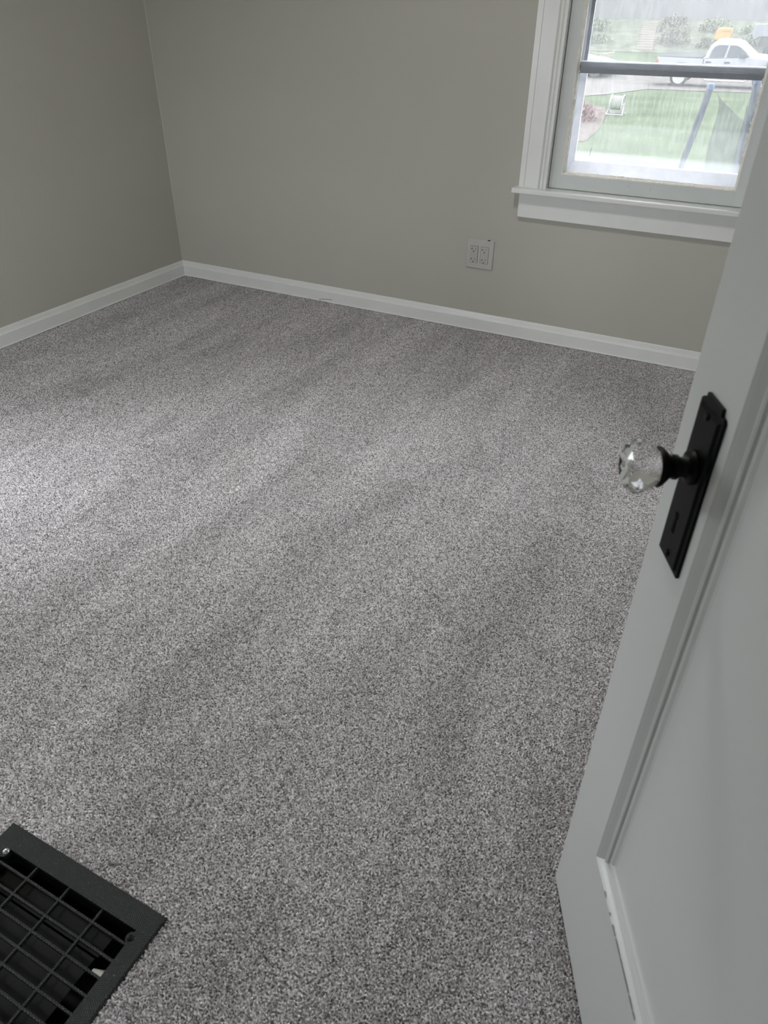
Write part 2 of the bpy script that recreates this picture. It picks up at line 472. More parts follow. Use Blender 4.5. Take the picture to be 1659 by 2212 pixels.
# jamb liners and stops
jb = MB().box(WX0, 2.0405, .0131, .15, .64, WZ1).box(2.8055, WX1, .0131, .15, .64, WZ1).box(2.0405, 2.8055, .0131, .15, WZ1-.012, WZ1)
wp(jb, 'jamb', M['trim'])
wp(MB().prism([(.036,.6545),(.036,.66),(.15,.648),(.19,.640),(.19,.60),(.036,.60)], 'x', WX0, WX1), 'outer_sill', M['putty'])
# lower sash
SX0, SX1, SZ0, SZ1 = 2.0425, 2.8035, .657, 1.345
GX0, GX1, GZ0 = 2.090, 2.760, .711
sprof = [(0,0),(GX0-SX0-.004,0),(GX0-SX0-.0035,.004),(GX0-SX0,.005),(GX0-SX0+.001,.011),(GX0-SX0+.004,.012),(GX0-SX0+.005,.018),(GX0-SX0+.005,.034),(0,.034)]
sm = MB()
# stiles and rails of their own widths, mitre-free boxes plus a moulded bead ring
sm.box(SX0, GX0, .026, .060, SZ0, SZ1).box(GX1, SX1, .026, .060, SZ0, SZ1)
sm.box(GX0, GX1, .026, .060, SZ0, GZ0).box(GX0, GX1, .026, .060, SZ1-.035, SZ1)
sash = wp(sm, 'lower_sash', M['sashwood'], bevel=.001)
bead = MB().frame([(-.001,.0255),(.0035,.0275),(.0038,.0335),(.0060,.0345),(.0065,.0415),(.0085,.0425),(.0085,.050),(-.001,.050)], GX0, GX1, GZ0, SZ1-.035, 0)
wp(bead, 'glazing_bead', M['putty'])
wp(MB().box(GX0, GX1, .0450, .0475, GZ0, SZ1-.035), 'sash_pane', M['pane_clear'])
# upper sash
us = MB().box(SX0, 2.085, .062, .092, 1.31, WZ1-.012).box(2.765, SX1, .062, .092, 1.31, WZ1-.012).box(2.085, 2.765, .062, .092, 1.31, 1.345).box(2.085, 2.765, .062, .092, WZ1-.055, WZ1-.012)
wp(us, 'upper_sash', M['sashwood'])
wp(MB().box(2.085, 2.765, .076, .079, 1.345, WZ1-.055), 'upper_sash_pane', M['pane_clear'])
# storm window
sf = MB().box(2.041, 2.097, .098, .118, .66, WZ1-.012).box(2.752, 2.805, .098, .118, .66, WZ1-.012)
sf.box(2.041, 2.805, .098, .118, .655, .700)
wp(sf, 'storm_frame', M['aluwhite'], bevel=.001)
lsp = [(-.004,.068),(.000,.068),(.019,.095),(.021,.098),(.021,.106),(-.004,.106)]
ls = MB(); v = []
x0, x1, z0, z1, ob = 2.097, 2.773, .709, 1.102, .027
for o_, d_ in lsp:
    ozb = o_ * (.048/.021) if o_ > 0 else o_
    v += [(x0+o_, d_, z0+ozb), (x1-o_, d_, z0+ozb), (x1-o_, d_, z1-o_), (x0+o_, d_, z1-o_)]
k = len(lsp)
ls.add(v, [(i*4+c, i*4+(c+1)%4, ((i+1)%k)*4+(c+1)%4, ((i+1)%k)*4+c) for i in range(k) for c in range(4)])
wp(ls, 'storm_lower_frame', M['aluwhite'], bevel=.001)
rl = MB().box(2.080, 2.7595, .055, .067, 1.0865, 1.1035).box(2.079, 2.7520, .050, .067, 1.0665, 1.0855)
wp(rl, 'storm_meeting_rail', M['alu'], bevel=.001)
uf = MB().box(2.092, 2.110, .100, .112, 1.098, WZ1-.02).box(2.748, 2.760, .100, .112, 1.098, WZ1-.02)
wp(uf, 'storm_upper_frame', M['alu'], bevel=.0008)
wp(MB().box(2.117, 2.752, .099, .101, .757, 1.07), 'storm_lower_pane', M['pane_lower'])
wp(MB().box(2.108, 2.752, .105, .107, 1.09, WZ1-.02), 'storm_upper_pane', M['pane_upper'])
# flakes of old putty and paint along the bottom of the glass
rng = random.Random(5)
fk = MB()
for i in range(46):
    x = 2.10 + rng.random()*.65; s = rng.uniform(.002, .008)
    fk.add([(x-s, .0435, GZ0+.006), (x+s, .0435, GZ0+.006), (x+s*.6, .044, GZ0+.006+rng.uniform(.002,.006)), (x-s*.5, .044, GZ0+.007+rng.uniform(.001,.004)), (x, .041, GZ0+.008)],
           [(0,1,4),(1,2,4),(2,3,4),(3,0,4)])
for i in range(26):
    z = .72 + rng.random()*.36; s = rng.uniform(.003, .012); dx = rng.uniform(.002, .006); xs = rng.choice((0, 1))
    x = GX0+.008 if xs == 0 else GX1-.008; k = 1 if xs == 0 else -1
    fk.add([(x, .0435, z-s), (x, .0435, z+s), (x+k*dx, .044, z+s*.4), (x+k*dx*.6, .044, z-s*.6), (x+k*.001, .041, z)], [(0,1,4),(1,2,4),(2,3,4),(3,0,4)])
wp(fk, 'paint_flake', M['putty']); 
COL.objects[-1] if False else None
# nail holes in the bottom rail, a dark hair on the glass
nh = MB()
for x, z in ((2.366, .690), (2.452, .692), (2.452, .684)):
    nh.lathe([(.0011, 0), (.0011, .001)], 8, (x, .0253, z), 'y')
wp(nh, 'nail_hole', M['hole'])
wp(MB().tube([(2.176,.0984,.777), (2.178,.0984,.790), (2.181,.0984,.806)], .0006, 6), 'dark_streak', M['hole'])

# unseen window added in the near wall behind the viewer for its light
w2 = empty('added_window_near', (.70, NY, .30)); struct(w2, 'unseen white window added in the near wall beside the doorway to light the room', 'window')
xm = (LX0+LX1)/2

q = MB().box(LX0, LX0+.04, NY-.08, NY-.04, LZ0, LZ1).box(LX1-.04, LX1, NY-.08, NY-.04, LZ0, LZ1).box(LX0, LX1, NY-.08, NY-.04, LZ0, LZ0+.05).box(LX0, LX1, NY-.08, NY-.04, LZ1-.04, LZ1).box(xm-.03, xm+.03, NY-.08, NY-.04, LZ0, LZ1)
q.box(LX0-.09, LX0, NY, NY+.018, LZ0, LZ1+.09).box(LX1, LX1+.09, NY, NY+.018, LZ0, LZ1+.09).box(LX0, LX1, NY, NY+.018, LZ1, LZ1+.09).box(LX0-.11, LX1+.11, NY-.04, NY+.04, LZ0-.02, LZ0)
o = q.build('added_window_frame', M['trim'], w2, bevel=.001); o.matrix_parent_inverse = Matrix.Translation(-w2.location)
o = MB().box(LX0+.04, LX1-.04, NY-.062, NY-.058, LZ0+.05, LZ1-.04).build('added_window_pane', M['pane_clear'], w2); o.matrix_parent_inverse = Matrix.Translation(-w2.location)

w3 = empty('added_window_left', (0, -2.375, .30)); struct(w3, 'unseen white window added in the left wall, nearer than its visible part, to light the room', 'window')  # unseen window added so daylight enters from the left
q = MB().box(-.09, -.05, LY0, LY0+.04, LZ0, LZ1).box(-.09, -.05, LY1-.04, LY1, LZ0, LZ1).box(-.09, -.05, LY0+.04, LY1-.04, LZ0, LZ0+.05).box(-.09, -.05, LY0+.04, LY1-.04, LZ1-.04, LZ1).box(-.09, -.05, LY0+.04, LY1-.04, .84, .88)
q.box(-.013, .006, LY0-.09, LY0, LZ0, LZ1+.09).box(-.013, .006, LY1, LY1+.09, LZ0, LZ1+.09).box(-.013, .006, LY0, LY1, LZ1, LZ1+.09).box(-.05, .03, LY0-.11, LY1+.11, LZ0-.02, LZ0)
o = q.build('added_window_frame', M['trim'], w3, bevel=.001); o.matrix_parent_inverse = Matrix.Translation(-w3.location)
o = MB().box(-.072, -.068, LY0+.04, LY1-.04, LZ0+.05, LZ1-.04).build('added_window_pane', M['pane_clear'], w3); o.matrix_parent_inverse = Matrix.Translation(-w3.location)

# ------------------------------------------------------------------ door, standing open
DA = -1.11
door = empty('door_1', (2.890, -2.434, 0), DA)
struct(door, 'white panelled door standing open at the right edge, with glass knob', 'door')
DW, DT, DZ0, DZ1 = .762, .035, .018, 2.04
PX0, PX1, PZ0 = .112, DW-.112, .281
def dp(mb, name, mat, parent=None, **k): return mb.build(name, mat, parent or door, **k)
lf = MB()
lf.box(0, PX0, 0, DT, DZ0, DZ1).box(PX1, DW, 0, DT, DZ0, DZ1)
lf.box(PX0, PX1, 0, DT, DZ0, PZ0).box(PX0, PX1, 0, DT, 1.40, 1.55).box(PX0, PX1, 0, DT, 1.925, DZ1)
leaf = MB()
# one continuous stile-and-rail frame
def leaf_mesh():
    bm = bmesh.new()
    def face(pts): return bm.faces.new([bm.verts.new(p) for p in pts])
    xs = [0, PX0, PX1, DW]; zs = [DZ0, PZ0, 1.40, 1.55, 1.925, DZ1]
    hole = {(1, 1), (1, 3)}
    for y in (0, DT):
        for i in range(3):
            for j in range(5):
                if (i, j) in hole: continue
                face([(xs[i], y, zs[j]), (xs[i+1], y, zs[j]), (xs[i+1], y, zs[j+1]), (xs[i], y, zs[j+1])])
    for j in range(5):
        face([(0, 0, zs[j]), (0, DT, zs[j]), (0, DT, zs[j+1]), (0, 0, zs[j+1])])
        face([(DW, 0, zs[j]), (DW, DT, zs[j]), (DW, DT, zs[j+1]), (DW, 0, zs[j+1])])
    for i in range(3):
        face([(xs[i], 0, DZ0), (xs[i+1], 0, DZ0), (xs[i+1], DT, DZ0), (xs[i], DT, DZ0)])
        face([(xs[i], 0, DZ1), (xs[i+1], 0, DZ1), (xs[i+1], DT, DZ1), (xs[i], DT, DZ1)])
    for (z0, z1) in ((PZ0, 1.40), (1.55, 1.925)):
        face([(PX0, 0, z0), (PX1, 0, z0), (PX1, DT, z0), (PX0, DT, z0)]); face([(PX0, 0, z1), (PX1, 0, z1), (PX1, DT, z1), (PX0, DT, z1)])
        face([(PX0, 0, z0), (PX0, 0, z1), (PX0, DT, z1), (PX0, DT, z0)]); face([(PX1, 0, z0), (PX1, 0, z1), (PX1, DT, z1), (PX1, DT, z0)])
    bmesh.ops.remove_doubles(bm, verts=bm.verts, dist=1e-5)
    bmesh.ops.recalc_face_normals(bm, faces=bm.faces)
    me = bpy.data.meshes.new('door_frame'); bm.to_mesh(me); bm.free(); me.materials.append(M['door'])
    o = bpy.data.objects.new('door_frame', me); COL.objects.link(o); o.parent = door
    b = o.modifiers.new('bevel', 'BEVEL'); b.width = .0022; b.segments = 3; b.limit_method = 'ANGLE'; b.angle_limit = math.radians(35)
    return o
leaf_mesh()
mprof = [(0,.0005),(.003,.0025),(.0105,.0085),(.0125,.0085),(.0140,.0060),(.0175,.0045),(.0205,.0060),(.0220,.0090),(.0260,.0100),(.0300,.0125),(.0365,.0140),(.0370,.0165),(0,.0165)]
for (z0, z1) in ((PZ0, 1.40), (1.55, 1.925)):
    dp(MB().frame(mprof, PX0, PX1, z0, z1, 0), 'panel_moulding', M['door'])
    dp(MB().frame([(a, DT-b) for a, b in mprof], PX0, PX1, z0, z1, 0), 'panel_moulding', M['door'])
    dp(MB().box(PX0+.002, PX1-.002, .0135, DT-.0135, z0+.002, z1-.002), 'door_panel', M['door'])
# chipped paint in the seam under the lower moulding
ch = MB(); rng = random.Random(3)
for i in range(34):
    s = .16 + .15*rng.random()**.8; r = rng.uniform(.0015, .006)
    ch.add([(s-r, -.0003, PZ0-.0008), (s+r, -.0003, PZ0-.0008), (s+r*.7, -.0003, PZ0+.0012), (s-r*.6, -.0003, PZ0+.0016)], [(0,1,2,3)])
o = dp(ch, 'paint_chip', flat('bare_wood_chip', (.20,.18,.15), .8)); o['kind'] = 'stuff'; o['label'] = 'dark chipped paint along the seam of the bottom rail'
# hinges
for z in (.25, 1.05, 1.80):
    hb = MB().box(DW-.002, DW+.0015, .002, .034, z-.045, z+.045).tube([(DW+.004, -.004, z-.046), (DW+.004, -.004, z+.046)], .0055, 10)
    dp(hb, 'hinge', M['black'])

# lock hardware, both faces
def hardware(side):
    # side -1: the face towards the doorway (local -y); +1: the other face
    y0 = 0 if side < 0 else DT
    s = side
    def Y(t): return y0 + s*t
    pz0, pz1, ps0, ps1 = .7775, .9665, .0375, .0945
    pl = MB()
    # stepped shield plate: thin base plate with small shoulders, raised bevelled field
    c = .006
    out = [(ps0, pz0), (ps1, pz0), (ps1, pz1-.010), (ps1-.003, pz1-.007), (ps1-.009, pz1-.007), (ps1-.010, pz1), (ps0+.010, pz1), (ps0+.009, pz1-.007), (ps0+.003, pz1-.007), (ps0, pz1-.010)]
    pl.prism(out, 'y', Y(0), Y(.0035))
    a, b = .003, .0065
    x0, x1, z0, z1 = ps0+.004, ps1-.004, pz0+.004, pz1-.011
    pl.add([(x0,Y(.003),z0),(x1,Y(.003),z0),(x1,Y(.003),z1),(x0,Y(.003),z1),(x0+a,Y(.006),z0+a),(x1-a,Y(.006),z0+a),(x1-a,Y(.006),z1-a),(x0+a,Y(.006),z1-a)],
           [(4,5,6,7),(0,1,5,4),(1,2,6,5),(2,3,7,6),(3,0,4,7)])
    plate = dp(pl, 'lock_plate', M['black'], bevel=.0005)
    for sx, sz in ((.066, .790), (.066, .950)):
        dp(MB().lathe([(.0042, 0), (.0042, s*.001), (.0030, s*.0022), (0.0008, s*.0026)], 14, (sx, Y(.006), sz), 'y'), 'screw', M['black'], plate, smooth=True)
    kh = MB().lathe([(.0042, 0), (.0042, s*.0004)], 16, (.064, Y(.006), .836), 'y')
    kh.prism([(.0620,.836),(.0660,.836),(.0672,.815),(.0608,.815)], 'y', Y(.006), Y(.0064))
    dp(kh, 'keyhole', M['hole'], plate)
    kx, kz = .066, .895
    knob = MB()
    pr = [(.0165,.006),(.0175,.008),(.0165,.011),(.0115,.013),(.0100,.016),(.0100,.020),(.0125,.022),(.0125,.025),(.0105,.027),(.0125,.030),(.0165,.034),(.0195,.0375),(.0205,.040),(.0195,.042),(.006,.042)]
    knob.lathe([(r, s*h) for r, h in pr], 32, (kx, y0, kz), 'y')
    kb = dp(knob, 'knob_shank', M['black'], smooth=True)
    # twelve-sided cut crystal
    cr = MB()
    n = 12
    prof = [(.016,.0405),(.0195,.043),(.0225,.047),(.0268,.058),(.0268,.0625),(.0215,.0700),(.0140,.0735),(.0060,.0700)]
    v = []; f = []
    for i, (r, h) in enumerate(prof):
        for q in range(n):
            a = 2*math.pi*(q + .5*(i % 2))/n
            v.append((kx + r*math.cos(a), y0 + s*h, kz + r*math.sin(a)))
    for i in range(len(prof)-1):
        for q in range(n):
            A0, A1, B0, B1 = i*n+q, i*n+(q+1)%n, (i+1)*n+q, (i+1)*n+(q+1)%n
            if i % 2 == 0: f += [(A0, A1, B0), (A1, B1, B0)]
            else: f += [(A0, A1, B1), (A0, B1, B0)]
    f.append(tuple(range(n))); f.append(tuple((len(prof)-1)*n + q for q in range(n)))
    cr.add(v, f)
    dp(cr, 'glass_knob', M['crystal'], kb)
hardware(-1); hardware(1)
dp(MB().box(-.0008, .001, .006, .029, .80, .99), 'latch_plate', M['black'])

# ------------------------------------------------------------------ electrical outlet
out = empty('electrical_outlet', (1.7715, WY, .350))
tag(out, 'off-white double electrical outlet with four sockets, low on the back wall', 'outlet')
def op(mb, name, mat, parent=None, **k):
    o = mb.build(name, mat, parent or out, **k)
    if parent is None: o.matrix_parent_inverse = Matrix.Translation(-out.location)
    return o
pm = MB()
X0, X1, Z0, Z1, yf = 1.707, 1.8365, .2875, .4135, .0065
pm.add([(X0,WY,Z0),(X1,WY,Z0),(X1,WY,Z1),(X0,WY,Z1),(X0,yf+.003,Z0),(X1,yf+.003,Z0),(X1,yf+.003,Z1),(X0,yf+.003,Z1),
        (X0+.003,yf,Z0+.003),(X1-.003,yf,Z0+.003),(X1-.003,yf,Z1-.003),(X0+.003,yf,Z1-.003)],
       [(0,1,5,4),(1,2,6,5),(2,3,7,6),(3,0,4,7),(4,5,9,8),(5,6,10,9),(6,7,11,10),(7,4,8,11),(8,9,10,11)])
op(pm, 'cover_plate', M['plate'])
for cx, proud in ((1.744, .0030), (1.7945, .0012)):
    rim = MB().frame([(0,0),(.0009,0),(.0009,.001),(0,.001)], cx-.0198, cx+.0198, .3118, .3868, yf-.0009)
    body = MB().box(cx-.0186, cx+.0186, yf-proud, yf+.002, .3130, .3856)
    rc = op(body, 'receptacle', M['socket'], bevel=.0008)
    g = op(MB().frame([(0,0),(.0012,0),(.0012,-.0004),(0,-.0004)], cx-.0196, cx+.0196, .3120, .3866, yf), 'receptacle_gap', flat('gap_shadow_plastic', (.13,.125,.115), .7))
    for cz in (.3690, .3245):
        yy = yf - proud - .0002
        sl = MB()
        # T-shaped neutral slot, hot slot, round ground hole
        sl.box(cx-.0098, cx-.0080, yy, yy+.0005, cz-.0005, cz+.0085).box(cx-.0135, cx-.0088, yy, yy+.0005, cz+.0030, cz+.0050)
        sl.box(cx+.0060, cx+.0074, yy, yy+.0005, cz+.0000, cz+.0082)
        sl.lathe([(.0026, 0), (.0026, .0005)], 12, (cx-.0010, yy, cz-.0072), 'y')
        sl.build('socket_slots', M['hole'], rc)
    for cz in (.301, .3985):
        op(MB().lathe([(.0030, 0), (.0030, -.0008), (.0015, -.0012)], 12, (cx, yf, cz), 'y'), 'screw', M['plate'], smooth=True)
o = op(MB().prism([(1.800,.4132),(1.815,.4128),(1.814,.4165),(1.8085,.4178),(1.803,.4160)], 'y', .0118, .0135), 'plaster_gap', M['hole'])
o['label'] = 'small dark gap in the plaster above the cover plate'

# ------------------------------------------------------------------ floor register
reg = empty('floor_register', (2.146, -2.926, 0))
tag(reg, 'black iron floor register with an open rectangular grid, set in the carpet', 'floor vent')
def rp(mb, name, mat, **k):
    o = mb.build(name, mat, reg, **k); o.matrix_parent_inverse = Matrix.Translation(-reg.location); return o
RX0, RX1, RY0, RY1 = 1.962, 2.330, -3.050, -2.801
IX0, IX1, IY0, IY1 = 1.992, 2.300, -3.031, -2.838
fr = MB()
zt = .005
for (a0, a1, b0, b1) in ((RX0, IX0, RY0, RY1), (IX1, RX1, RY0, RY1), (IX0, IX1, RY0, IY0), (IX0, IX1, IY1, RY1)):
    fr.box(a0, a1, b0, b1, -.008, zt)
# raised lip round the outside
for (a0, a1, b0, b1) in ((RX0-.002, RX0+.004, RY0-.002, RY1+.002), (RX1-.004, RX1+.002, RY0-.002, RY1+.002), (RX0+.004, RX1-.004, RY0-.002, RY0+.004), (RX0+.004, RX1-.004, RY1-.004, RY1+.002)):
    fr.box(a0, a1, b0, b1, -.008, zt-.0018)
# bosses in the corners of the opening that carry the screws
for bx, by in ((IX0+.002, IY1-.008), (IX1+.001, IY1-.013), (IX0+.002, IY0+.008), (IX1+.001, IY0+.013)):
    fr.lathe([(.0095, -.004), (.0095, zt-.0002)], 20, (bx, by, 0), 'z')
rp(fr, 'register_frame', M['knurl'])
gr = MB()
for x in (2.0685, 2.1465, 2.2245): gr.box(x-.0021, x+.0021, IY0-.002, IY1+.002, -.005, .0030)
for k in range(6):
    y = -2.862 - .0283*k; gr.box(IX0-.002, IX1+.002, y-.0021, y+.0021, -.005, .0034)
rp(gr, 'grille', M['knurl'], bevel=.0006)
# duct below, with damper plate
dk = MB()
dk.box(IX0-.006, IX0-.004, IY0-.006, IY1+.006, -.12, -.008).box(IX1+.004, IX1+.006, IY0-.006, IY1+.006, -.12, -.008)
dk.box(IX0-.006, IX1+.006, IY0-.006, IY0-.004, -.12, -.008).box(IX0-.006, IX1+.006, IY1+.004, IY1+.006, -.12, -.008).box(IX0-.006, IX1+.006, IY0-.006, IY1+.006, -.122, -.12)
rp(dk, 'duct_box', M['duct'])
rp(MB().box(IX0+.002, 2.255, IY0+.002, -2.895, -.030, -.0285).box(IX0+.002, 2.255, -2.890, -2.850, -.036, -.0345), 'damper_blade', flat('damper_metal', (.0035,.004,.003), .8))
o = rp(MB().prism([(2.268,-2.908),(2.281,-2.9035),(2.293,-2.899),(2.3035,-2.893),(2.3035,-2.9155),(2.293,-2.9165),(2.268,-2.9165)], 'z', -.022, -.021), 'duct_flange', M['ductwhite'])
o['label'] = 'pale patch of bare duct flange in the corner of one cell'
sc = MB().lathe([(.0058, 0), (.0058, .0010), (.0045, .0018)], 18, (1.9965, -2.8445, zt), 'z')
o = rp(sc, 'screw', M['steel'], smooth=True); o['label'] = 'worn steel slotted screw'
rp(MB().box(1.9915, 2.0015, -2.8450, -2.8438, zt+.0014, zt+.0020), 'screw_slot', M['hole'])
rp(MB().lathe([(.0050, 0), (.0050, .0008), (.0035, .0014)], 18, (2.3005, -2.852, zt), 'z'), 'screw', M['black'], smooth=True)

# loose bits on the carpet
tag(MB().tube([(.905,-.004,.006),(.925,-.006,.013),(.955,-.007,.017),(.985,-.006,.019)], .0009, 6).build('dark_thread', M['hole']),
    'thin dark thread lying against the baseboard of the back wall', 'thread')
rng = random.Random(11)
lint = MB(); p = [(2.803+.004*math.cos(t*1.9)+.004*t, -2.155+.004*math.sin(t*2.3)-.0015*t, .004+.001*math.sin(t)) for t in range(9)]
lint.tube(p, .0016, 6)
tag(lint.build('lint_tuft', flat('white_lint', (.8,.79,.8), .9), smooth=True), 'small tuft of white lint on the carpet left of the door', 'lint')

# ------------------------------------------------------------------ outside
def matt(name, col, rough=.9, metal=0, spec=.05, **k):
    return flat(name, col, max(rough, .5), metal, min(spec, .08), **k)
GZ = -1.60
def gz(y):
    if y < 41: return GZ
    if y < 50: return GZ + .1*(y-41)
    return GZ + .9 + .20*(min(y, 58)-50)
def ground_mat():
    m, nt, b = newmat('lawn_grass'); L = nt.links.new
    t = N(nt, 'ShaderNodeTexCoord')
    n = N(nt, 'ShaderNodeTexNoise', Scale=.55, Detail=6.0, Roughness=.6); L(t.outputs['Object'], n.inputs['Vector'])
    r = N(nt, 'ShaderNodeValToRGB'); r.color_ramp.elements[0].position = .35; r.color_ramp.elements[1].position = .68
    r.color_ramp.elements[0].color = (.026, .036, .021, 1); r.color_ramp.elements[1].color = (.042, .054, .032, 1)
    L(n.outputs['Fac'], r.inputs[0]); L(r.outputs[0], b.inputs['Base Color'])
    b.inputs['Roughness'].default_value = 1; b.inputs['Specular IOR Level'].default_value = .03
    n2 = N(nt, 'ShaderNodeTexNoise', Scale=14.0, Detail=4.0); L(t.outputs['Object'], n2.inputs['Vector'])
    bp = N(nt, 'ShaderNodeBump', Strength=.8, Distance=.08); L(n2.outputs['Fac'], bp.inputs['Height']); L(bp.outputs[0], b.inputs['Normal'])
    return m
lawn = MB()
lawn.add([(-60,-40,GZ),(60,-40,GZ),(60,.3,GZ),(-60,.3,GZ)], [(0,1,2,3)])
ys = [.3, 10, 20, 30, 41, 50, 58, 90, 150]
vv = []
for y in ys: vv += [(-60, y, gz(y)), (60, y, gz(y))]
lawn.add(vv, [(2*i, 2*i+1, 2*i+3, 2*i+2) for i in range(len(ys)-1)])
struct(lawn.build('ground_lawn', ground_mat()), 'green lawn outside the window', 'ground')
gv = MB()
pts = [(-40,22.5),(-7.5,27.5),(-4.9,32.5),(-3.9,36.2),(14,37.3),(40,37.6),(40,43),(-40,43)]
gv.add([(x, y, gz(y)+.02) for x, y in pts], [tuple(range(len(pts)))])
# follow the slope: split at y = 37
gv = MB()
gv.add([(x, y, GZ+.02) for x, y in [(-40,22.5),(-7.5,27.5),(-4.9,32.5),(-3.9,36.2),(0,36.9),(-40,36.9)]], [(0,1,2,3,4,5)])
gv.add([(-40,36.9,GZ+.02),(40,36.9,GZ+.02),(40,41,GZ+.02),(-40,41,GZ+.02),(40,43,gz(43)+.02),(-40,43,gz(43)+.02)], [(0,1,2,3),(3,2,4,5)])
struct(MB().add([(-40,50,gz(50)+.02),(40,50,gz(50)+.02),(40,58,gz(58)+.02),(-40,58,gz(58)+.02)], [(0,1,2,3)]).build('ground_bank', flat('rough_bank_grass', (.050,.054,.042), .95, spec=.03, noise=.35, nscale=1.6, bump=.8, bscale=9, bdist=.2)), 'rough hazy green-brown bank rising behind the pickup truck', 'ground')
struct(gv.build('ground_gravel', matt('pale_gravel', (.058,.054,.052), .95, spec=.1, noise=.2, nscale=3, bump=.5, bscale=20, bdist=.03)), 'pale gravel drive under the pickup truck', 'ground')
struct(MB().add([(x, y, GZ+.015) for x, y in [(-2.2,18.5),(-2.45,21),(-3.1,24.8),(-3.7,27.3),(-6.5,29.5),(-9,24),(-6,17)]], [tuple(range(7))]).build('ground_mulch', matt('brown_mulch', (.046,.038,.034), 1, spec=.05, noise=.4, nscale=6)), 'brown mulched bed at the left of the lawn', 'ground')

# pickup truck ---------------------------------------------------------
truck = empty('pickup_truck', (-4.08, 38.6, GZ+.015))
truck.scale = (1, 1, .96)
truck.rotation_euler = (math.radians(3.6), 0, 0)
tag(truck, 'silver-white crew cab pickup truck parked on the gravel drive outside the window', 'pickup truck')
def tp(mb, name, mat, parent=None, **k): return mb.build(name, mat, parent or truck, **k)
M['silver'] = matt('silver_truck_paint', (0.1240,0.1271,0.1395), .45)
M['tint'] = matt('tinted_truck_glass', (.02,.024,.03), .35, spec=.2)
M['rubber'] = matt('tyre_rubber', (.03,.03,.03), .8)
M['chrome'] = matt('bright_chrome', (0.2100,0.2170,0.2310), .35, metal=.5)
M['vinyl'] = matt('grey_vinyl_cover', (.013,.0135,.016), .7)
TWd = 1.95
# side outline, x from the tail, z from the ground; wheel wells at x=1.13 and 4.78
def arch(cx, r, z0, n=12):
    return [(cx + r*math.cos(math.pi*k/n), z0 + r*math.sin(math.pi*k/n)) for k in range(n+1)]
low = [(0,.52)] + arch(1.12,.47,.50)[::-1] + [(2.02,.46)] 
low_bed = [(0.02,.55),(.62,.52)] + [(1.12 - .5*math.cos(math.pi*k/12), .50+.5*math.sin(math.pi*k/12)) for k in range(13)] + [(2.05,.48),(2.05,1.19),(1.30,1.20),(.0,1.22),(-.03,1.14)]
tp(MB().prism(low_bed, 'y', 0, TWd), 'truck_bed', M['silver'], bevel=.03)
low_cab = [(2.08,.46),(4.25,.46)] + [(4.76 - .5*math.cos(math.pi*k/12), .50+.5*math.sin(math.pi*k/12)) for k in range(13)] + [(5.62,.50),(5.66,.85),(5.60,1.02),(5.30,1.16),(4.62,1.26),(4.12,1.30),(2.08,1.20)]
tp(MB().prism(low_cab, 'y', 0, TWd), 'cab_body', M['silver'], bevel=.04)
# greenhouse, narrowing to the roof
gb = [(2.08,1.20),(4.22,1.28),(3.46,1.83),(3.30,1.87),(2.70,1.90),(2.38,1.86),(2.24,1.72)]
def inset(z): return max(0, (z-1.2))*.22
v = [(x, inset(z), z) for x, z in gb] + [(x, TWd-inset(z), z) for x, z in gb]
n = len(gb)
tp(MB().add(v, [tuple(range(n)), tuple(range(2*n-1, n-1, -1))] + [(i, n+i, n+(i+1)%n, (i+1)%n) for i in range(n)]), 'cab_roof', M['silver'], bevel=.03)
def side_glass(pts, name):
    for near in (True, False):
        mb = MB(); v = []
        for off in (-.03, .01):
            for x, z in pts:
                y = inset(z) + off; v.append((x, y if near else TWd-y, z))
        k = len(pts)
        mb.add(v, [tuple(range(k)), tuple(range(2*k-1, k-1, -1))] + [(i, k+i, k+(i+1)%k, (i+1)%k) for i in range(k)])
        tp(mb, name, M['tint'])
side_glass([(2.27,1.25),(2.92,1.27),(3.00,1.76),(2.60,1.76),(2.42,1.68),(2.33,1.50)], 'rear_window')
side_glass([(3.03,1.27),(3.95,1.30),(3.98,1.34),(3.78,1.52),(3.50,1.70),(3.34,1.75),(3.08,1.76)], 'front_window')
ws = MB().add([(4.20,.10,1.30),(4.20,1.85,1.30),(3.50,1.80-.0,1.82),(3.50,.15,1.82),(4.16,.10,1.27),(4.16,1.85,1.27),(3.46,1.80,1.79),(3.46,.15,1.79)], [(0,1,2,3),(7,6,5,4),(0,4,5,1),(1,5,6,2),(2,6,7,3),(3,7,4,0)])
tp(ws, 'windshield', matt('windshield_glass', (.09,.11,.12), .4, spec=.2))
tp(MB().box(.02, 2.0, .06, TWd-.06, 1.195, 1.245), 'bed_cover', M['vinyl'], bevel=.015)
tp(MB().box(-.045, .06, -.012, .16, .80, 1.12), 'tail_light', matt('red_lens', (.12,.02,.015), .4), bevel=.01)
tp(MB().box(-.16, .0, .05, TWd-.05, .50, .66), 'rear_bumper', M['chrome'], bevel=.02)
tp(MB().box(5.60, 5.78, .03, TWd-.03, .48, .76), 'front_bumper', M['chrome'], bevel=.03)
for x in (2.18, 2.99): tp(MB().box(x, x+.24, -.035, .0, 1.04, 1.10), 'door_handle', M['vinyl'], bevel=.01)
tp(MB().box(2.055, 2.075, -.006, .02, .50, 1.20), 'body_seam', M['hole'])
for x in (2.98, 4.08): tp(MB().box(x, x+.008, -.004, .01, .50, 1.20), 'door_seam', matt('seam_shade', (.05,.05,.055), .7))
tp(MB().box(3.62, 3.86, -.26, -.02, 1.28, 1.46), 'side_mirror', M['vinyl'], bevel=.03)
tp(MB().box(3.62, 3.86, TWd+.02, TWd+.26, 1.28, 1.46), 'side_mirror', M['vinyl'], bevel=.03)
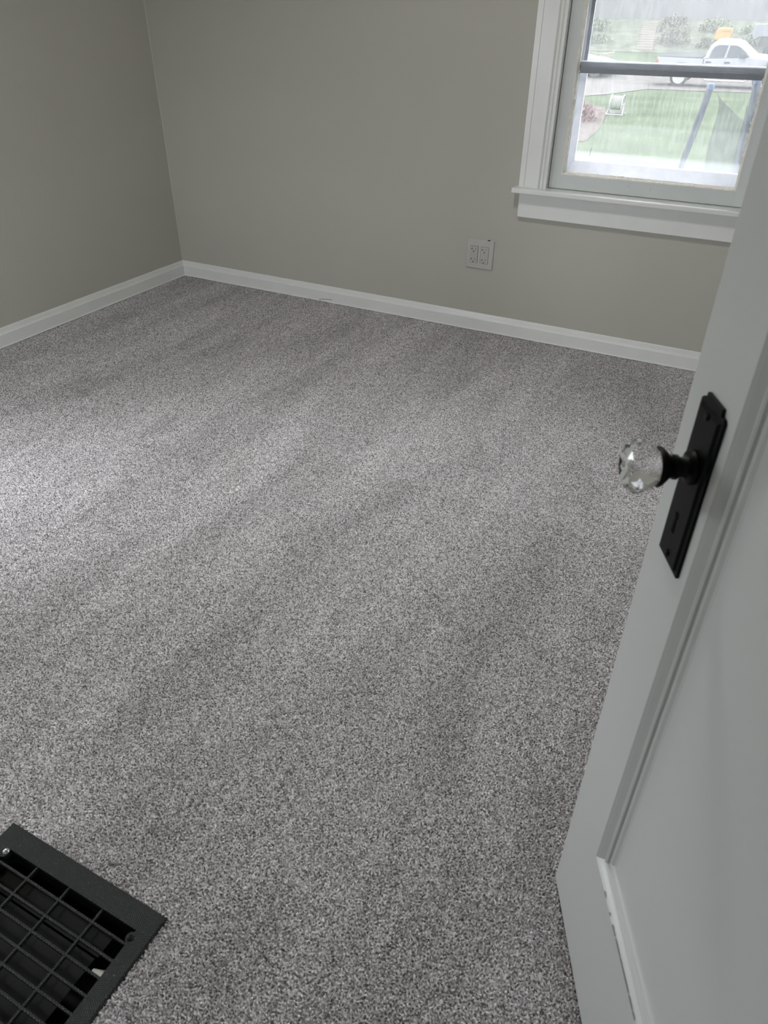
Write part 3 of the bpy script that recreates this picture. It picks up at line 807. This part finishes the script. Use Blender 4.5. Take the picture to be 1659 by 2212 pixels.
tp(MB().tube([(2.25,-.06,.40),(2.32,-.09,.33),(4.02,-.09,.33),(4.10,-.06,.40)], .04, 10), 'side_step', M['chrome'], smooth=True)
for x in (1.12, 4.76):
    fl_ = MB(); pts = [(x - .56*math.cos(math.pi*k/14), .50+.56*math.sin(math.pi*k/14)) for k in range(15)] + [(x + .49*math.cos(math.pi*k/14), .50+.49*math.sin(math.pi*k/14)) for k in range(15)]
    tp(fl_.prism(pts, 'y', -.05, .04), 'wheel_flare', matt('grey_flare', (.09,.095,.105), .6))
for x in (1.12, 4.76):
    for y in (-.02, TWd-.24):
        wh = MB().lathe([(.26,0),(.36,.0),(.405,.03),(.405,.23),(.36,.26),(.26,.26)], 36, (x, y, .405), 'y')
        wo = tp(wh, 'wheel', M['rubber'], smooth=True)
        rm = MB().lathe([(.26,-.005),(.275,-.02),(.285,-.005),(.285,.02),(.25,.03),(.24,.10),(.04,.10)], 36, (x, y if y < 1 else y+.26, .405), 'y')
        for k in range(5):
            a = 2*math.pi*k/5 + .3
            c, s_ = math.cos(a), math.sin(a); w_ = .045
            p0 = (x+.05*c, .405+.05*s_); p1 = (x+.26*c, .405+.26*s_)
            rm.prism([(p0[0]-w_*s_, p0[1]+w_*c), (p0[0]+w_*s_, p0[1]-w_*c), (p1[0]+w_*.7*s_, p1[1]-w_*.7*c), (p1[0]-w_*.7*s_, p1[1]+w_*.7*c)], 'y', y-.02 if y < 1 else y+.25, y+.02 if y < 1 else y+.28)
        rm.lathe([(.06,-.025),(.06,.03)], 16, (x, y if y < 1 else y+.26, .405), 'y')
        tp(rm, 'rim', M['chrome'], wo)

# white car farther back at the left -----------------------------------
car = empty('white_car', (-10.75, 41.2, GZ+.04))
tag(car, 'white car mostly hidden behind the window frame, left of the pickup truck', 'car')
cb = [(0,.30),(4.3,.30),(4.35,.62),(4.22,.78),(3.55,.92),(3.05,.98),(.0,.95)]
cb = [(-1.2,.28),(3.95,.28),(4.02,.55),(3.90,.72),(3.3,.86),(2.6,.94),(2.35,.98),(-1.2,.98)]
MBc = MB().prism(cb, 'y', 0, 1.7); MBc.build('car_body', matt('white_car_paint', (.115,.118,.121), .5), car, bevel=.04)
gl_ = [(-.9,.97),(2.42,.97),(1.70,1.42),(-.3,1.42)]
MB().prism(gl_, 'y', .12, 1.58).build('car_glass', matt('pale_windshield', (.16,.19,.21), .4, spec=.2), car, bevel=.03)
MB().prism([(-.5,1.40),(1.72,1.40),(1.6,1.46),(-.3,1.46)], 'y', .14, 1.56).build('car_roof', matt('white_car_roof', (.115,.118,.121), .5), car, bevel=.02)
MB().box(2.10, 2.28, -.20, .02, .98, 1.16).build('side_mirror', matt('brown_mirror', (.07,.06,.055), .5), car, bevel=.03)
for x in (-.2, 3.15):
    MB().lathe([(.1,-.01),(.30,-.01),(.31,.02),(.31,.2),(.1,.2)], 24, (x, 0, .31), 'y').build('wheel', M['rubber'], car, smooth=True)

# trampoline just outside ---------------------------------------------
tr = empty('trampoline', (4.3, 2.25, GZ))
tag(tr, 'trampoline with grey foam-padded poles and safety net outside the lower window pane', 'trampoline')
def rpt(mb, name, mat, **k):
    o = mb.build(name, mat, tr, **k); o.matrix_parent_inverse = Matrix.Translation(-tr.location); return o
M['foam'] = matt('blue_grey_foam', (.04,.048,.062), .8, noise=.15, nscale=25)
ring = [(4.3+1.95*math.cos(2*math.pi*k/48), 2.25+1.95*math.sin(2*math.pi*k/48), -.75) for k in range(49)]
rpt(MB().tube(ring, .03, 8), 'ring_frame', M['steel'], smooth=True)
rpt(MB().lathe([(1.7, -.76), (1.7, -.75)], 48, (4.3, 2.25, 0), 'z'), 'jump_mat', matt('black_mat', (.02,.02,.02), .8))
rpt(MB().lathe([(1.7,-.748),(1.96,-.735),(1.97,-.70),(1.7,-.71)], 48, (4.3, 2.25, 0), 'z'), 'edge_pad', M['foam'])
for k in range(4):
    a = math.pi/4 + k*math.pi/2
    x, y = 4.3+1.95*math.cos(a), 2.25+1.95*math.sin(a)
    rpt(MB().tube([(x, y, -.75), (x, y, GZ+.03), (x-.3*math.sin(a), y+.3*math.cos(a), GZ+.03)], .025, 8), 'leg', M['steel'], smooth=True)
poles = [((2.402,1.8,.925), (2.342,1.8,.54), (2.22,1.85,-.75)), ((2.668,1.2,1.00), (2.684,1.2,.66), (2.72,1.2,-.75))]
for i, (a, b, c) in enumerate(poles):
    rpt(MB().tube([a, tuple((a[j]+b[j])/2 + (.004 if j == 0 else 0) for j in range(3)), b, c], .0185, 12), 'padded_pole', M['foam'], smooth=True)
    cap = MB().lathe([(.010, -.025), (.020, -.016), (.021, 0), (.017, .012), (.006, .018)], 16, a, 'z')
    o = rpt(cap, 'pole_cap', matt('blue_cap', (.04,.06,.105), .4), smooth=True)
# net: a curved sheet whose edge sweeps away from the first pole
def net_mat():
    m = bpy.data.materials.new('safety_net_mesh'); m.use_nodes = True; nt = m.node_tree; nt.nodes.clear(); L = nt.links.new
    o = N(nt, 'ShaderNodeOutputMaterial'); d = N(nt, 'ShaderNodeBsdfDiffuse'); d.inputs[0].default_value = (.035,.04,.05,1)
    t = N(nt, 'ShaderNodeBsdfTransparent'); mx = N(nt, 'ShaderNodeMixShader'); mx.inputs[0].default_value = .52
    L(t.outputs[0], mx.inputs[1]); L(d.outputs[0], mx.inputs[2]); L(mx.outputs[0], o.inputs[0]); return m
nt_ = MB()
edge = [(2.445,1.52,.945),(2.476,1.5,.909),(2.493,1.5,.868),(2.498,1.5,.814),(2.494,1.5,.748),(2.490,1.5,.681),(2.492,1.5,.624),(2.497,1.5,.567),(2.50,1.5,.2),(2.50,1.5,-.7)]
far = [(2.448,1.51,.940),(2.520,1.44,.880),(2.60,1.36,.838),(2.66,1.26,.814),(2.672,1.23,.75),(2.68,1.22,.68),(2.685,1.22,.624),(2.69,1.22,.567),(2.70,1.22,.2),(2.71,1.22,-.7)]
v = []; 
for e_, f_ in zip(edge, far):
    for t_ in range(6):
        q = t_/5; v.append(tuple(e_[j]*(1-q)+f_[j]*q for j in range(3)))
nt_.add(v, [(i*6+j, i*6+j+1, (i+1)*6+j+1, (i+1)*6+j) for i in range(len(edge)-1) for j in range(5)])
arc = []
a0 = math.atan2(1.24-2.25, 2.66-4.3)
for k in range(16):
    a = a0 + k*.10
    for z in (.79 + .10*abs(math.cos(k*.5)), .2, -.7): arc.append((4.3+1.94*math.cos(a), 2.25+1.94*math.sin(a), z))
nt_.add(arc, [(i*3+j, i*3+j+1, (i+1)*3+j+1, (i+1)*3+j) for i in range(15) for j in range(2)])
rpt(nt_, 'safety_net', net_mat())

# hose reel on the lawn ------------------------------------------------
hr = empty('hose_reel', (-2.9, 25.3, GZ))
tag(hr, 'white wire hose reel cart standing on the lawn beside the mulch bed', 'hose reel')
M['whitewire'] = matt('white_painted_wire', (0.1430,0.1430,0.1398), .5)
for dx_, nm in ((-.20, 'side_hoop'), (.20, 'side_hoop')):
    h = MB(); h.tube([(dx_, .25*math.cos(2*math.pi*k/28), .32+.28*math.sin(2*math.pi*k/28)) for k in range(29)], .02, 6)
    h.tube([(dx_, 0, .04), (dx_, 0, .60)], .012, 6).tube([(dx_, -.25, .32), (dx_, .25, .32)], .012, 6)
    h.build(nm, M['whitewire'], hr, smooth=True)
ho = MB()
for k in range(7): 
    x = -.17 + k*.057
    ho.tube([(x, .17*math.cos(2*math.pi*j/20), .36+.19*math.sin(2*math.pi*j/20)) for j in range(21)], .026, 6)
ho.build('coiled_hose', matt('pale_green_hose', (.13,.145,.125), .5), hr, smooth=True)
MB().tube([(-.30,-.26,.03),(.30,-.26,.03)], .02, 6).tube([(-.30,.26,.03),(.30,.26,.03)], .02, 6).tube([(-.28,-.26,.03),(-.20,0,.32)], .018, 6).tube([(.28,-.26,.03),(.20,0,.32)], .018, 6).build('stand', M['whitewire'], hr)

# foliage --------------------------------------------------------------
def leafmat(name, c): return matt(name, c, .9, spec=.1, noise=.25, nscale=2)
LM = [leafmat('dull_green_foliage', (.068,.078,.058)), leafmat('grey_brown_foliage', (.074,.072,.062)), leafmat('olive_foliage', (.072,.077,.058))]
def shrub(x, y, w, h, mat, seed, n=420, leaf=.16, z=None):
    r = random.Random(seed); root = empty('shrub', (x, y, gz(y) if z is None else z))
    f = MB()
    for i in range(n):
        a = r.uniform(0, 2*math.pi); u = r.random()**.5; zz = r.random()
        rad = w/2*u*(1-.3*zz**2)
        c = Vector((rad*math.cos(a), rad*math.sin(a)*.7, h*zz*(1-.25*u)))
        d1 = Vector((r.gauss(0,1), r.gauss(0,1), r.gauss(0,1.6))).normalized()*leaf*r.uniform(.5,1.3)
        d2 = d1.orthogonal().normalized()*leaf*r.uniform(.2,.5)
        f.add([c-d1, c+d2, c+d1, c-d2], [(0,1,2,3)])
    f.build('foliage', mat, root)
    s = MB()
    for i in range(5):
        a = i*1.3; s.tube([(0,0,-.05),(w*.15*math.cos(a), w*.15*math.sin(a), h*.4),(w*.3*math.cos(a), w*.3*math.sin(a), h*.8)], .03, 5)
    s.build('stem', leafmat('bark', (.045,.04,.035)), root)
    return root
k = 0
row = [(-17.6+2.4*i, 51.6+.5*(i%2), 2.1, .55+.2*((i*7)%3)) for i in range(8)] + [(-16.2+2.5*i, 55.0+.4*(i%2), 2.2, .5+.25*((i*5)%3)) for i in range(8)]
row = [q for q in row if not (-9.8 < q[0] < -6.2)]
for x, y, w_, h_ in row:
    o = shrub(x, y, w_, h_, LM[k % 3], 20+k, 800, .085)
    tag(o, 'low hazy grey-green bush on the bank behind the pickup truck', 'shrub', 'hazy bushes on the bank behind the truck'); k += 1
o = shrub(-3.75, 23.0, 1.5, .6, leafmat('red_brown_foliage', (.075,.05,.048)), 77, 500, .10)
tag(o, 'low reddish-brown shrub in the mulch bed left of the hose reel', 'shrub')
o = shrub(.6, 60.5, 3.4, 2.0, LM[1], 88, 900, .2); o.name = 'bare_tree'
tag(o, 'tall hazy grey-brown bush at the right behind the truck windshield', 'shrub')

# orange machine cover, pale sheeted trailer, tan shed, pale house behind -------------
oc = empty('orange_cabinet', (-3.01, 49.4, gz(49.4)))
tag(oc, 'small orange-yellow rounded box standing far behind the truck cab', 'cabinet')
MB().prism([(0,.80),(.87,.78),(.89,1.20),(.84,1.39),(.16,1.40),(.04,1.24)], 'y', 0, .7).build('cabinet_body', matt('orange_paint', (.15,.092,.03), .6), oc, bevel=.05)
MB().box(.04, .82, .04, .66, 0, .80).build('base', M['rubber'], oc)
MB().box(.26, .82, -.02, .02, 1.22, 1.26).build('lid_seam', matt('orange_shade', (.10,.06,.02), .6), oc)
ct = empty('sheeted_trailer', (-1.06, 49.4, gz(49.4)))
tag(ct, 'pale grey sheeted load with a drooping corner at the right edge behind the truck', 'trailer')
MB().prism([(.0,1.22),(.06,1.42),(.12,1.60),(2.8,1.66),(2.8,1.05),(.42,.99),(.26,.84),(.12,.88)], 'y', 0, 1.1).build('cover_sheet', matt('pale_tarp', (.085,.088,.096), .7), ct, bevel=.04)
MB().box(.5, 2.7, .05, 1.05, .55, 1.02).build('trailer_bed', M['rubber'], ct)
for x in (1.1, 1.9):
    MB().lathe([(.1,-.01),(.30,-.01),(.31,.02),(.31,.2),(.1,.2)], 24, (x, 0, .31), 'y').build('wheel', M['rubber'], ct, smooth=True)
sh = empty('garden_steps', (-7.0, 50.4, gz(50.4)))
tag(sh, 'flight of pale tan steps climbing the hazy bank left of the truck', 'steps')
for i in range(12):
    y = .12 + i*.58; x = -.10*i
    MB().box(x-.48, x+.48, y, y+.58, .20*y-.05, .20*y+.12).build('step', matt('tan_stone', (.105,.095,.085), .9), sh, bevel=.01)
hs = empty('pale_house', (-30, 66, gz(66)))
tag(hs, 'long pale grey house wall fading into haze across the top of the window', 'house')
hw = MB().box(0, 42, 0, 8, -1, 6.0); hw.build('house_wall', matt('pale_siding', (.080,.080,.082), .8, noise=.04, nscale=1), hs)
MB().prism([(-.6,5.8),(8.6,5.8),(4,9)], 'x', -.5, 42.5).build('house_roof', matt('grey_shingle', (.11,.11,.115), .9), hs)
for x in (8, 15, 22, 31): MB().box(x, x+1.4, -.05, .02, 3.6, 5.0).build('house_window', matt('house_glass', (.10,.105,.11), .5, spec=.2), hs)
for x, y in ((-8.9, 46.2),):
    br = empty('brush_pile', (x, y, gz(y)))
    tag(br, 'low pile of cut pale branches on the grass left of the truck bed', 'brush pile')
    r = random.Random(4); b_ = MB()
    for i in range(26):
        a = r.uniform(-.5,.5); l = r.uniform(.5,1.2); cx, cz = r.uniform(-.9,.9), r.uniform(.1,.5)
        b_.tube([(cx-l*math.cos(a)/2, r.uniform(-.3,.3), max(.02, cz-l*math.sin(a)*.35)), (cx+l*math.cos(a)/2, r.uniform(-.3,.3), cz+l*math.sin(a)*.35)], .022, 5)
    b_.build('branches', matt('cut_branch', (.14,.13,.11), .9), br)
